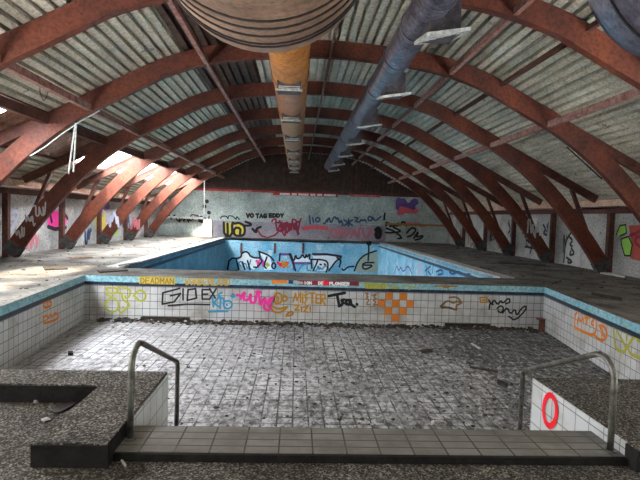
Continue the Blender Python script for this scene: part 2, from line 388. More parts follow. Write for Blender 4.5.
rt = put(obj('side_tiles', boxes((2.486,2.50,3.53,5.0,-.9,DK-.004)), 'tile_ledge'), rl); rt['label'] = 'white tiled side face'
LEDGER = Plane((2.486,4.5,0), (-1,0,0))
spray(rt, LEDGER, 'scarlet', 'red sprayed ring', [[(550 + 6.6*math.cos(t), 410.5 + 15.5*math.sin(t)) for t in [2*PI*k/20 for k in range(21)]]], w=.045)
st = empty('tiled_step', (.6,3.7,-.06)); tag(st, 'low grey tiled step leading down into the drained pool between the handrails', 'step')
put(obj('tread', boxes((-1.237,2.485,3.52,3.955,-.9,0)), 'step'), st)
put(obj('front_edge', boxes((-1.237,2.485,3.49,3.52,-.2,-.006)), 'shade_skin'), st)  # step front darkened with painted shade too
for k in range(3):
    put(obj('lower_tread', boxes((-1.237,2.485,3.955+.3*k,4.255+.3*k,-.9,-.2-.2*k)), 'step'), st)

# ---- handrails
def rail(X, y0, y1, ztop, zlow, zend, label):
    t = empty('handrail', (X,y0,0)); tag(t, label, 'handrail', None)
    def arc(c, r, a0, a1, n=7): return [(X, c[0] + r*math.cos(a0+(a1-a0)*k/n), c[1] + r*math.sin(a0+(a1-a0)*k/n)) for k in range(n+1)]
    sl = math.atan2(zlow-ztop, y1-y0)           # slope of the rail
    r1, r2 = .17, .09
    t1 = PI/2+sl
    # first bend: from vertical to slope
    c1 = (y0+r1, ztop-r1-.02); b1 = arc(c1, r1, PI, PI/2+sl)
    c2 = (y1-r2, zlow-.01); b2 = arc(c2, r2, PI/2+sl, 0)
    bm = bmesh.new(); tube(bm, [(X,y0,0.0),(X,y0,.3)] + b1 + b2 + [(X,y1,zend)], .0235, 14)
    put(obj('rail_tube', bm, 'steel', smooth=True), t)
    bm = bmesh.new(); tube(bm, [(X,y0,0),(X,y0,.012)], .045, 16); put(obj('base_flange', bm, 'steel'), t)
    return t
rail(-1.19, 3.71, 5.18, .70, .10, -.88, 'bent grey steel handrail beside the left pebble ledge')
rail(2.42, 3.60, 5.08, .71, .10, -.88, 'bent grey steel handrail beside the ledge with the red ring')

# ---- building walls
wl = tag(obj('wall_left', boxes((XL-.25,XL,-3,YB+.3,-.3,2.12)), 'wall'), 'left grey side wall with graffiti between the arches', kind='structure')
wr = tag(obj('wall_right', boxes((XR,XR+.25,-3,YB+.3,-.3,2.12)), 'wall'), 'right grey side wall with graffiti between the arches', kind='structure')
for w_, x0, x1 in ((wl,XL-.2,XL+.06),(wr,XR-.06,XR+.2)):
    put(obj('wall_plate', boxes((x0,x1,-3,YB,2.12,2.32)), 'wood_dark'), w_)
wb = tag(obj('wall_back', boxes((XL-.25,XR+.25,YB,YB+.25,-.3,3.42)), 'wall_far'), 'pale green end wall covered in tags', kind='structure')
for x in (-6.9,-5.15,-.1,4.2,8.7):
    put(obj('panel_joint', boxes((x-.03,x+.03,YB-.015,YB,.105,3.4)), 'wall'), wb)
for a, b_ in ((XL,-6.35),(6.2,XR)):
    put(obj('wall_ledge', boxes((a,b_,YB-.35,YB,1.28,1.42)), 'brown' if a > 0 else 'curb'), wb)
put(obj('pilaster', boxes((-6.35,-5.75,YB-.3,YB,.105,1.3)), 'curb'), wb)

bm = boxes((XL-.25,XR+.25,-3.4,-3.15,-.3,3.42)); prism_pts = None
wf = tag(obj('wall_front', bm, 'wall'), 'plain end wall behind the viewer', kind='structure')
# ---- arch profile
PROF = [(0,5.61),(1.4,5.53),(2.2,5.44),(2.95,5.30),(3.75,5.05),(4.36,4.75),(5.02,4.40),(5.7,4.04),(6.5,3.50),(7.15,2.95),(7.85,2.24),(8.5,1.47),(9.0,.82),(9.5,.08)]
def smooth_prof(n=44):
    pts = [(-x, z) for x, z in PROF[:0:-1]] + PROF; out = []
    i0 = len(PROF)-1
    for i in range(i0, len(pts)-1):
        p0, p1, p2, p3 = (Vector(pts[max(0, min(len(pts)-1, j))]) for j in (i-1, i, i+1, i+2))
        for k in range(4):
            t = k/4
            out.append(.5*((2*p1) + (p2-p0)*t + (2*p0-5*p1+4*p2-p3)*t*t + (3*p1-p0-3*p2+p3)*t**3))
    out.append(Vector(pts[-1])); return out
SOF = smooth_prof()
def off_prof(th):                       # outer edge, th(i) thick
    o = []
    for i, p in enumerate(SOF):
        d = (SOF[min(i+1, len(SOF)-1)] - SOF[max(i-1, 0)]).normalized(); n = Vector((-d.y, d.x))
        if n.y < 0: n = -n
        if i == 0: n = Vector((0,1))
        o.append(p + n*th(i/(len(SOF)-1)))
    return o
TOP = off_prof(lambda t: .40 + .07*t)
def roof_z(dx):
    dx = abs(dx)
    if dx <= 6.2:
        for a, b_ in zip(TOP, TOP[1:]):
            if a.x <= dx <= b_.x: return a.y + (b_.y-a.y)*(dx-a.x)/max(1e-6, b_.x-a.x) + .03
    return z62 - .505*(dx-6.2)
z62 = 0; z62 = roof_z(6.2)
AW = .09
def half_arch(s):
    bm = bmesh.new(); n = len(SOF); rows = []
    for i in range(n):
        a, b_ = SOF[i], TOP[i]
        if b_.y < .0: b_ = Vector((b_.x, .0))
        rows.append([bm.verts.new((s*a.x, -AW, a.y)), bm.verts.new((s*a.x, AW, a.y)), bm.verts.new((s*b_.x, AW, b_.y)), bm.verts.new((s*b_.x, -AW, b_.y))])
    for p, q in zip(rows, rows[1:]):
        for k in range(4): bm.faces.new((p[k], p[(k+1)%4], q[(k+1)%4], q[k]))
    bm.faces.new(rows[0]); bm.faces.new(rows[-1][::-1]); return bm
ORD = ['nearest full', 'second', 'third', 'fourth', 'fifth', 'sixth', 'seventh']
AY = [8.8, 12.5, 16.25, 20.0, 23.7, 27.3, 30.9]
LAB = ['reddish timber arch nearest the camera, just above the drained pool', 'timber arch springing over the pool corner with two loose tubes hanging from it',
       'timber arch with dark scribbles on its left foot, second to reach the deck in view', 'timber arch whose left foot stands beside the pink wall blob',
       'timber arch in mid hall, two bays behind the scribbled one', 'timber arch with its left leg glowing orange, third from the end wall',
       'farthest freestanding timber arch, last before the end wall']
LAB[2] = 'timber arch with dark scribbles on its left foot, nearest whose feet are in view'
LAB[4] = 'timber arch in mid hall, second behind the one with the scribbled foot'
LAB[5] = 'timber arch second from the end wall, left leg lit orange'
def make_arch():
    t = empty('timber_arch', (XC,AY[0],0))
    for s in (-1, 1):
        obj('arch_half', half_arch(s), 'wood', t)
    for s in (-1, 1):
        bm = bmesh.new(); i0 = len(SOF)-3; rows = []
        for i in range(i0, len(SOF)):
            a, b_ = SOF[i], TOP[i]; d = (b_-a).normalized()*.02; a = a-d; b_ = b_+d
            rows.append([bm.verts.new((s*a.x,-AW-.015,max(a.y,.09))), bm.verts.new((s*a.x,AW+.015,max(a.y,.09))), bm.verts.new((s*b_.x,AW+.015,max(b_.y,.09))), bm.verts.new((s*b_.x,-AW-.015,max(b_.y,.09)))])
        for p, q in zip(rows, rows[1:]):
            for k in range(4): bm.faces.new((p[k], p[(k+1)%4], q[(k+1)%4], q[k]))
        bm.faces.new(rows[0]); bm.faces.new(rows[-1][::-1])
        obj('arch_shoe', bm, 'shoe', t)['label'] = 'dark grey foot casing'
    for s in (-1, 1):
        obj('post', boxes((s*9.82-.09, s*9.82+.09, -.08, .08, .1, 2.14)), 'wood_dark', t)
        bm = bmesh.new(); zr = lambda d: roof_z(d)-.16
        bar(bm, (s*6.05,.0,zr(6.05)-.0), (s*9.27,0,zr(9.27)), .12, .24); obj('rafter', bm, 'wood_dark', t)
        bm = bmesh.new(); bar(bm, (s*9.55,.16,.45), (s*8.5,.16,roof_z(8.5)-.2), .1, .12, (0,1,0)); obj('strut', bm, 'wood_dark', t)
    return t
A0 = make_arch(); arches = [A0]; kids = list(A0.children)
for y in AY[1:]:
    r = A0.copy(); C.objects.link(r); r.location = (XC,y,0)
    for ch in kids:
        c = ch.copy(); C.objects.link(c); c.parent = r
    arches.append(r)
for a, l in zip(arches, LAB): tag(a, l, 'arch', 'laminated timber arches')
def arch_face(k): return Plane((0,AY[k]-AW,0), (0,-1,0))
def leg(k, s): return [c for c in arches[k].children if c.name.startswith('arch_half')][0 if s < 0 else 1]
def leg_spray(k, sd_, *a, **kw):
    o = spray(arches[k], arch_face(k), *a, **kw); h = leg(k, sd_); o.parent = h; return o

# ---- purlins, eave beams
def lgt(name, label, bs, mat, group):
    return tag(obj(name, boxes(*bs), mat), label, 'beam', group)
Y0, Y1 = -3, YB
def pl(dx, z, w, h, label, mat='purlin'):
    return lgt('purlin', label, [(XC+dx-w/2, XC+dx+w/2, Y0, Y1, z, z+h)], mat, 'roof purlins')
pl(-2.95, 5.30, .10, .12, 'worn pink purlin running the hall just left of the ochre duct')
pl(3.05, 5.31, .09, .12, 'worn red purlin running the hall just right of the grey duct')
pl(-5.72, 4.07, .12, .15, 'reddish purlin low on the left roof, above the skylights')
pl(5.62, 4.13, .12, .15, 'reddish purlin low on the right roof slope')
pl(0.05, 5.60, .06, .08, 'thin ridge purlin between the two ducts')
pl(4.35, 5.09, .09, .09, 'dark purlin up under the right roof sheets, above the low one', 'wood_dark')
pl(-6.75, 3.72, .16, .22, 'dark trimmer beam along the upper edge of the left skylights', 'wood_dark')
for s, l in ((-1,'pale timber eave beam along the left wall'), (1,'pale timber eave beam along the right wall')):
    x = XC + s*9.36; lgt('eave_beam', l, [(x-.08, x+.08, Y0, Y1, 2.33, 2.54)], 'wood_pale', 'eave beams')

# ---- corrugated roof: ceiling > sheets, one per bay
roof = empty('ceiling', (XC,0,6)); tag(roof, 'corrugated metal vault of the hall roof', kind='structure')
BAYS = [Y0-.3, 1.4, 5.1] + AY + [YB+.2]
PITCH = .215
def sheet(d0, d1, y0, y1):
    """corrugated sheet that follows the roof line from d0 to d1 (offsets from the ridge); pans hang low, ribs stand up"""
    # arc length walk
    N = 600; pts = []; L = 0; prev = None
    for i in range(N+1):
        d = d0 + (d1-d0)*i/N; p = Vector((d, roof_z(d)))
        if prev: L += (p-prev).length
        pts.append((L, p)); prev = p
    def P_(l):
        for (a, p), (b_, q) in zip(pts, pts[1:]):
            if a <= l <= b_: return p.lerp(q, (l-a)/max(1e-9, b_-a)), (q-p).normalized()
        return pts[-1][1], (pts[-1][1]-pts[-2][1]).normalized()
    bm = bmesh.new(); prof = []
    n = max(1, int(L/PITCH)); pt = L/n
    for i in range(n):
        for f, h in ((0,0),(.60,0),(.63,.13),(.97,.13)):
            p, d = P_((i+f)*pt); nrm = Vector((-d.y, d.x)); nrm = nrm if nrm.y > 0 else -nrm
            prof.append(p + nrm*h)
    prof.append(P_(L)[0])
    a = [bm.verts.new((p.x, y0, p.y)) for p in prof]; b_ = [bm.verts.new((p.x, y1, p.y)) for p in prof]
    for i in range(len(prof)-1): bm.faces.new((a[i], a[i+1], b_[i+1], b_[i]))
    return bm
def add_sheet(d0, d1, y0, y1, mat='roof', label=None, name='roof_sheet'):
    o = obj(name, sheet(d0, d1, y0, y1), mat); o.location = (XC,0,0); o.parent = roof; o.location = (0,0,-6)
    if label: o['label'] = label
    return o
SK0, SK1 = 6.75, 8.25
def dup_sheet(o, dy):
    c = o.copy(); C.objects.link(c); c.location = o.location + Vector((0,dy,0)); return c
protos = {}
for i, (y0, y1) in enumerate(zip(BAYS, BAYS[1:])):
    dark = i >= 3
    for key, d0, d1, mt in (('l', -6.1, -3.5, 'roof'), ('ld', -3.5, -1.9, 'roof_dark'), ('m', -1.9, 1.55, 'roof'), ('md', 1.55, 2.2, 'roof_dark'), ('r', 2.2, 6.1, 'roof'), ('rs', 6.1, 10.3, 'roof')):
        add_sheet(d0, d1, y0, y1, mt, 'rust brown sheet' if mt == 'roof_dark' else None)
    add_sheet(-SK0, -6.1, y0, y1); add_sheet(-10.3, -SK1, y0, y1)
    # skylight
    wn = tag(empty('window_%d' % (i+1), (XC-(SK0+SK1)/2, (y0+y1)/2, roof_z(7.75))), ('bright clear' if i >= 5 or i == 2 else 'brown weathered') + ' skylight strip in the left roof slope', kind='structure')
    zz = lambda d: roof_z(d)
    bm = bmesh.new()
    for d in (SK0, SK1): bar(bm, (XC-d, y0, zz(d)+.02), (XC-d, y1, zz(d)+.02), .07, .09)
    for y in (y0+.06, y1-.06): bar(bm, (XC-SK0, y, zz(SK0)+.02), (XC-SK1, y, zz(SK1)+.02), .06, .09)
    put(obj('window_frame', bm, 'wood_dark'), wn)
    spans = [(y0+.06, y1-.06, 'pane' if i >= 5 or i == 2 else 'pane_brown')]  # unseen near bays: one clear to add light, two closed to cut it
    if y1 > YB: spans = [(y0+.06, y0+1.5, 'pane'), (y0+1.5, y1-.06, 'pane_brown')]  # rest of the last bay made brown to keep sun off the end wall
    if i == 3: spans = [(y0+.06, y0+2.7, 'pane'), (y0+2.7, y1-.06, 'pane_brown')]  # clear part lies out of view, added to bring sun onto the second arch
    for ya, yb, mt in spans:
        bm = bmesh.new(); vs = [bm.verts.new(p) for p in ((XC-SK0,ya,zz(SK0)+.03),(XC-SK0,yb,zz(SK0)+.03),(XC-SK1,yb,zz(SK1)+.03),(XC-SK1,ya,zz(SK1)+.03))]; bm.faces.new(vs)
        put(obj('pane', bm, mt), wn)
SHEETS_DONE = True

bm = bmesh.new(); prism_y(bm, [(XL,3.42)] + [(XC+d, roof_z(d)+.05) for d in [-8+.5*k for k in range(33)]] + [(XR,3.42)], -3.4, -3.15)
put(obj('gable_cladding', bm, 'gable'), wf)
# ---- brown ribbed gable above the end wall with its red lettered board
bm = bmesh.new()
arcp = [(XC+d, roof_z(d)+.05) for d in [-10+.5*k for k in range(41)]]; arcp = [(x, z+.25) for x, z in arcp]
prism_y(bm, [(XL,3.42)] + arcp[0:0] + [(x, z) for x, z in arcp if z > 3.45] + [(XR,3.42)], YB+.05, YB+.2)
gb = tag(obj('wall_gable', bm, 'gable'), 'dark brown ribbed cladding closing the vault above the end wall', kind='structure')
for k in range(66):
    x = XL + .8 + k*.28; zt = roof_z(x-XC)+.1
    if zt > 3.7: put(obj('cladding_rib', boxes((x,x+.09,YB-.0,YB+.06,3.45,zt)), 'gable' if k % 9 else 'wood_dark'), gb)
sb = tag(empty('lettered_beam', (XC,YB-.1,3.3)), 'red beam with rows of white lettering along the foot of the brown gable', 'sign')
put(obj('beam', boxes((XL+.9,XR-.9,YB-.14,YB-.01,3.26,3.50)), 'wood_dark'), sb)
SIGN = Plane((0,YB-.14,0), (0,-1,0))
def strip(x0, x1, yc, hh, mat):
    p, q = SIGN.at(x0, yc), SIGN.at(x1, yc); zc = SIGN.at((x0+x1)/2, yc).z
    return put(obj('board', boxes((p.x,q.x,YB-.165,YB-.14,zc-hh,zc+hh)), mat), sb)
b1 = strip(196, 273, 190.6, .07, 'red'); b2 = strip(273, 338, 194.2, .13, 'red'); b3 = strip(350, 380, 195.8, .08, 'brick')
SIGN2 = Plane((0,YB-.165,0), (0,-1,0))
def marks(x0, x1, y, groups, mat, slope, parent, h=1.3, k=1.):
    bm_l = []
    n = sum(groups) + len(groups)-1; cw = (x1-x0)/n; i = 0
    L = []
    for g in groups:
        for _ in range(g):
            x = x0 + cw*i; yy = y + slope*(x-x0)
            L.append([(x, yy-h/2), (x+cw*.15, yy-h/2), (x+cw*.15, yy+h/2), (x+cw*.62, yy+h/2), (x+cw*.62, yy-h/2)][random.randint(0,1):]); i += 1
        i += 1
    spray(parent, SIGN2, mat, None, L, w=.03*k, name='lettering')
marks(280, 336, 193.9, [6,3,6,3,3,7], 'white', .028, b2, k=1.3)
marks(240, 252, 190.8, [1,5], 'rose', .03, b1)
marks(354, 376, 195.6, [6,1,5], 'rose', .02, b3)

# ---- ochre duct, its tank, grey duct, second tank
od = empty('ventilation_duct', (-.26,18,4.8)); tag(od, 'ochre round ventilation duct under the ridge with dark louvred outlets below', 'duct')
OX, OZ, OR = -.24, 4.8, .39
bm = bmesh.new(); tube(bm, [(OX,y,OZ) for y in (5.2,12,20,31)], OR, 28); put(obj('duct_pipe', bm, 'orange_duct', smooth=True), od)
VY = [10.7, 14.0, 17.6, 21.4, 24.6, 27.6, 30.4]
for y in VY:
    bm = bmesh.new(); tube(bm, [(OX,y+.32,OZ),(OX,y+.40,OZ)], OR+.02, 28); put(obj('joint_ring', bm, 'orange_duct'), od)
    v_ = put(obj('outlet', boxes((OX-.25,OX+.25,y-.22,y+.28,OZ-OR-.10,OZ-OR+.08)), 'boot'), od)
    bm = bmesh.new()
    for z in (-.135, ): 
        box(bm, OX-.28, OX+.28, y-.25, y-.20, OZ-OR-.135, OZ-OR-.105)
    for k in range(2): box(bm, OX-.22, OX+.22, y-.235, y-.225, OZ-OR-.09+.035*k, OZ-OR-.075+.035*k)
    g = obj('louvre', bm, 'grille'); g.parent = v_
def tank(x, z, R, y1, mat, name, label, ringys):
    t = empty(name, (x,y1,z)); tag(t, label, 'tank')
    pts = [(x,.6,z),(x,y1-.42,z)]; rs = [R*1.0, R]
    for k in range(1,9):
        a = PI/2*k/8; pts.append((x, y1-.42+.42*math.sin(a)*1.0, z)); rs.append(max(.02, R*(.9+.1*math.cos(a)) if k < 8 else R*.9))
    pts.append((x,y1+.0,z)); rs.append(R*.3)
    bm = bmesh.new(); tube(bm, pts, rs, 56); put(obj('shell', bm, mat, smooth=True), t)
    for y in ringys:
        bm = bmesh.new(); tube(bm, [(x,y,z),(x,y+.022,z)], R+.014, 56); put(obj('seam', bm, 'seam'), t)
    for y in (2.0, 4.2):
        bm = bmesh.new(); tube(bm, [(x,y,z+R-.05),(x,y,roof_z(x-XC)-.02)], .02, 8); put(obj('hanger', bm, 'seam'), t)
    return t
tank(-.377, 4.352, 1.04, 5.3, 'tank', 'air_drum', 'large tan drum with dark seams at the near end of the ochre duct', (4.88,4.80,4.60,4.42,4.25))
tank(3.92, 4.45, 1.06, 5.3, 'grey_duct', 'air_drum', 'large blue grey drum at the upper right corner of the roof', (4.85,))
gd = empty('ventilation_duct', (1.85,18,4.9)); tag(gd, 'blue grey round ventilation duct right of the ridge with pale grilles on side boxes', 'duct')
GX, GZ, GR = 1.86, 4.85, .27
bm = bmesh.new(); tube(bm, [(GX,y,GZ) for y in (1,12,20,31)], GR, 28); put(obj('duct_pipe', bm, 'grey_duct', smooth=True), gd)
for y in (6.9, 8.15, 9.7, 12, 15.7, 19.4, 23, 26.6):
    bm = bmesh.new(); tube(bm, [(GX,y,GZ),(GX,y+.05,GZ)], GR+.018, 28); put(obj('joint_ring', bm, 'grey_duct'), gd)
for y in (7.5, 11.2, 14.9, 18.6, 22.3, 26.0, 29.4):
    v_ = put(obj('outlet_box', boxes((GX-.02,GX+.42,y-.24,y+.34,GZ-.40,GZ+.05)), 'boot'), gd)
    bm = bmesh.new(); x0, x1 = GX-.10, GX+.50
    for k in range(9): bar(bm, (x0+.03,y-.38+.085*k,GZ-.53+.016*k), (x1-.03,y-.38+.085*k,GZ-.43+.016*k), .035, .02)
    for p, q in (((x0,y-.42,GZ-.54),(x1,y-.42,GZ-.44)), ((x0,y+.36,GZ-.40),(x1,y+.36,GZ-.30)), ((x0,y-.42,GZ-.54),(x0,y+.36,GZ-.40)), ((x1,y-.42,GZ-.44),(x1,y+.36,GZ-.30))): bar(bm, p, q, .03, .05)
    g = obj('grille', bm, 'grille'); g.parent = v_
# ---- loose things under the roof
def hang(name, label, cat, pts, r, mat, group=None):
    bm = bmesh.new(); tube(bm, pts, r, 8); return tag(obj(name, bm, mat), label, cat, group)
FA1 = Plane((0,12.35,0), (0,-1,0))
a_, b_, c_ = FA1.at(75.5,123), FA1.at(68.5,174), FA1.at(73.5,172)
hang('hanging_tube', 'pale tube hanging slanted from the second arch, left of its pair', 'tube', [a_, b_], .02, 'grille')
hang('hanging_tube', 'pale tube hanging nearly upright from the second arch, right of its pair', 'tube', [FA1.at(76.5,123), c_], .02, 'grille')
FW = Plane((0,10.6,0), (0,-1,0))
hang('wire_loop', 'thin dark wire loop hanging from the low left purlin', 'wire', [FW.at(x, y) for x, y in ((39.5,78),(40,92),(42,98),(44,101),(46,98),(48,92),(47,86))], .008, 'seam')
FR = Plane((0,13.6,0), (0,-1,0))
hang('hanging_rod', 'dark rod hanging slanted below the right roof slope', 'rod', [FR.at(567,147), FR.at(602,179)], .022, 'seam')
FC = Plane((0,AY[1]-.12,0), (0,-1,0))
hang('conduit', 'thin silver conduit clipped under the left side of the second arch', 'pipe', [FC.at(x, y) for x, y in ((30,156),(45,147),(62,134),(80,121.5),(100,110.5))], .016, 'grille')
FT = Plane((0,30.2,0), (0,-1,0))
hang('hanging_cable', 'thin pale cable hanging in front of the end wall at left', 'cable', [FT.at(204.3,181), FT.at(204.3,214)], .02, 'grille')

# ------------------------------------------------------------------ graffiti
Q = (80,265); k5 = 16/3
spray(rear, REAR, 'olive', 'olive green throw-up letters near the left corner', [
 [(140,125),(150,150),(140,160),(165,165),(160,180),(140,195),(130,220),(150,245),(185,250),(205,230),(205,200),(185,175),(160,175)],
 [(140,122),(200,122),(200,150),(165,150)], [(205,120),(245,122),(270,135),(265,165),(245,180),(240,165)], [(205,150),(225,150),(225,185),(270,210),(240,235),(220,260),(205,240)],
 [(285,165),(310,135),(335,135),(352,160),(345,185),(320,195),(290,165)]], sm=1, w=.035, o=Q, s=k5)
Q = (130,270)
spray(rear, REAR, 'black', 'black underlined tag reading GIDEX', [[(265,98),(175,122),(172,182),(235,170),(270,125),(215,138)],[(283,100),(283,160)],[(305,160),(310,105),(350,100),(355,150),(305,162)],
 [(425,105),(385,105),(385,155),(425,155)],[(385,130),(415,128)],[(425,100),(455,150)],[(460,100),(425,155)],[(205,190),(300,182),(425,185)]], w=.036, wk=1.15, o=Q, s=k5)
spray(rear, REAR, 'skyblue', 'blue bubble tag with an underline', [[(440,145),(445,195)],[(480,140),(445,175),(480,200)],[(420,222),(520,220)],[(480,150),(500,150),(500,170)],
 [(500,165),(540,165),(545,195),(520,210),(500,195),(500,165)],[(480,205),(485,150),(470,130),(490,120)],[(540,140),(550,125),(560,140),(545,145)],[(515,185),(518,187)]], sm=1, w=.036, o=Q, s=k5)
Q = (240,270); k7 = 64/9
spray(rear, REAR, 'pink', 'hot pink sprayed scrawl', [[(5,190),(40,150),(20,210),(60,215),(80,160),(70,230),(110,235),(115,170),(150,160),(130,150),(110,155),(140,180),(140,260),(170,200),(185,205),(165,275),(215,290),(210,230),(240,195),(215,200),(190,240),(215,265)],
 [(-20,175),(10,185),(5,205)]], sm=1, w=.05, o=Q, s=k7)
spray(rear, REAR, 'amber', 'orange doodle of round blobs over a smile', [[(250,170),(270,160),(300,180),(295,230),(260,245),(240,215),(250,175),(275,200),(270,225)],[(295,185),(330,185),(340,210),(310,225),(295,205)],
 [(215,265),(240,300),(280,305),(320,280),(335,262)],[(225,255),(270,280),(335,262)],[(330,325),(345,300),(375,295),(375,320),(330,327)]], sm=1, w=.04, o=Q, s=k7)
Q = (290,270)
spray(rear, REAR, 'amber', 'amber lettering MISTER ZIZI!', [[(22,225),(40,165),(48,215),(75,160),(75,230)],[(90,170),(90,235)],[(124,172),(104,180),(122,206),(102,235)],[(136,165),(178,165)],[(156,165),(156,235)],[(212,175),(186,175),(186,235),(208,235)],[(186,203),(206,203)],
 [(220,240),(220,175),(250,177),(248,205),(222,205),(252,252)],[(30,250),(65,250),(35,285),(65,285)],[(80,260),(83,298)],[(92,265),(128,257),(100,295),(125,300)],[(145,262),(145,283)],[(145,295),(145,299)]], w=.036, wk=1.1, o=Q, s=k7)
spray(rear, REAR, 'black', 'bold black tag reading Tsa', [[(275,185),(335,173),(390,163)],[(335,175),(350,255)],[(348,257),(368,250)],[(385,210),(366,217),(380,235),(360,250)],[(425,215),(402,215),(396,240),(420,245),(430,215),(435,245),(460,262)],[(475,243),(477,245)]], w=.055, o=Q, s=k7)
spray(rear, REAR, 'brown', 'two small columns of brown scribble', [[(535,165),(560,165),(540,185),(560,190),(535,205),(565,210),(540,245),(565,245)],[(585,180),(620,170),(590,195),(620,205),(585,215),(615,225),(590,250),(620,245)]], sm=1, w=.025, o=Q, s=k7)
bm = bmesh.new()
for c, r in ((1,0),(3,0),(0,1),(2,1),(4,1),(1,2),(3,2),(2,3)):
    x, z = g0.x + c*TS, g0.z - r*TS
    vs = [bm.verts.new(p) for p in ((x+.006,11.942,z-TS+.006),(x+TS-.006,11.942,z-TS+.006),(x+TS-.006,11.942,z-.006),(x+.006,11.942,z-.006))]; bm.faces.new(vs)
for c in (1,4):
    x, z = g0.x + c*TS, g0.z - 3*TS
    vs = [bm.verts.new(p) for p in ((x-.008,11.941,z-.16),(x+.008,11.941,z-.16),(x+.008,11.941,z),(x-.008,11.941,z))]; bm.faces.new(vs)
put(obj('graffiti', bm, 'orange', keep=True), rear)['label'] = 'orange heart of painted checker tiles'
Q = (440,285)
spray(rear, REAR, 'brown', 'small brown outlined shape under the eye', [[(5,135),(50,95),(85,120),(110,100),(135,120),(100,130),(110,165),(70,145),(10,140)],[(60,80),(110,75),(140,115)]], sm=2, w=.035, o=Q, s=6.4)
spray(rear, REAR, 'amber', 'small square doodle', [[(255,80),(300,78),(300,110),(260,110),(255,80)],[(270,95),(290,97)]], w=.03, o=Q, s=6.4)
spray(rear, REAR, 'black', 'black looping scrawl near the right corner', [[(312,95),(330,130),(345,90),(370,130),(390,95),(400,120),(440,80),(450,110),(420,120)],[(365,150),(390,130),(410,150),(390,180),(370,165)],[(400,180),(430,140),(450,190),(480,150),(490,200),(520,150),(550,130),(550,160),(480,230),(440,200)],[(315,155),(320,115),(340,125)]], sm=1, w=.03, o=Q, s=6.4)
BAND = Plane((0,11.938,0), (0,-1,0))
Q = (130,270)
spray(rear, BAND, 'yellow', 'yellow block behind lettering', [], [[(48,35),(240,38),(240,78),(50,74)]], o=Q, s=k5, lift=.004)
spray(rear, BAND, 'brown', 'brown band lettering DEADMAN', words('DEADMAN', 58, 240, 42, 72, .01), w=.022, wk=1., o=Q, s=k5, lift=.007)
spray(rear, BAND, 'gold', 'gold band lettering WONDERLAND', words('WONDERLAND', 295, 540, 44, 78, .015), w=.030, wk=1., o=Q, s=k5, lift=.006)
Q = (290,270)
spray(rear, BAND, 'orange', 'orange painted block on the band', [], [[(-130,70),(-20,70),(-20,97),(-130,96)]], o=Q, s=k7, lift=.004)
spray(rear, BAND, 'navyink', 'dark patch on the band', [], [[(-10,72),(22,74),(22,100),(-10,98)]], o=Q, s=k7, lift=.005)
sg = spray(rear, BAND, 'dred', 'dark red warning strip on the band', [], [[(60,74),(490,82),(490,113),(60,106)]], o=Q, s=k7, lift=.004, name='warning_strip')
spray(rear, BAND, 'whitepaint', 'white lettering ION DE PLONGER', words('ION', 100, 158, 82, 101, .02) + words('DE', 203, 240, 84, 104, .02) + words('PLONGER', 282, 425, 86, 106, .02), w=.018, o=Q, s=k7, lift=.009)
spray(rear, BAND, 'grey', 'pale smear over the start of the strip', [[(55,90),(85,92)]], w=.05, o=Q, s=k7, lift=.008)
spray(rear, BAND, 'scarlet', 'red blob on the warning strip', [[(240,85),(260,100),(266,90)]], w=.06, o=Q, s=k7, lift=.007)
Q = (360,270)
spray(rear, BAND, 'lime', 'pale green block lettering', [], [[(15,92),(195,97),(190,135),(40,132)]], o=Q, s=k7, lift=.004)
spray(rear, BAND, 'olive', 'green outlined letters and curls', words('TREND', 30, 190, 98, 128, .02) + [[(195,105),(220,130),(280,128),(230,115)],[(310,112),(330,105),(355,120),(350,140)],[(400,105),(385,125)]], w=.026, o=Q, s=k7, lift=.007)
spray(rear, BAND, 'lime', 'pale green eye', [], [[(535,115),(600,112),(680,117),(640,132),(580,132)]], o=Q, s=k7, lift=.004)
spray(rear, BAND, 'brown', 'brown pupil of the eye', [[(535,115),(600,112),(690,117)],[(590,120),(615,125),(635,120)]], w=.025, o=Q, s=k7, lift=.007)
Q = (560,290)
spray(rwall, RIGHTP, 'orange', 'orange outlined bubble letters', [[(145,130),(95,125),(85,225),(110,235),(170,265),(205,270),(220,230),(215,160),(190,160)],[(105,200),(110,160),(125,195),(140,160),(140,200)],[(150,165),(180,165)],[(165,165),(160,205)],[(205,175),(185,200),(200,212)],
 [(235,215),(265,215),(285,260),(270,300),(240,300),(205,270)],[(240,225),(260,250),(245,260),(270,280)]], sm=1, w=.045, o=Q, s=6)
spray(rwall, RIGHTP, 'olive', 'yellow green outlined letters', [[(320,185),(325,300),(335,355),(385,375),(400,350),(345,250)],[(325,210),(350,225),(405,220),(400,300)],[(400,350),(440,280),(490,270)],[(410,345),(420,385),(490,412)],[(480,250),(455,290),(490,312)]], sm=1, w=.045, o=Q, s=6)
Q = (0,280)
spray(lwall, LEFTP, 'orange', 'small orange square and scribble', [[(345,180),(410,165),(412,210),(350,225),(345,180)],[(380,175),(382,215)],[(345,285),(350,330),(350,350),(470,310),(460,270),(430,265),(420,300),(400,270),(385,305),(370,280),(350,300)]], sm=2, w=.04, o=Q, s=8)
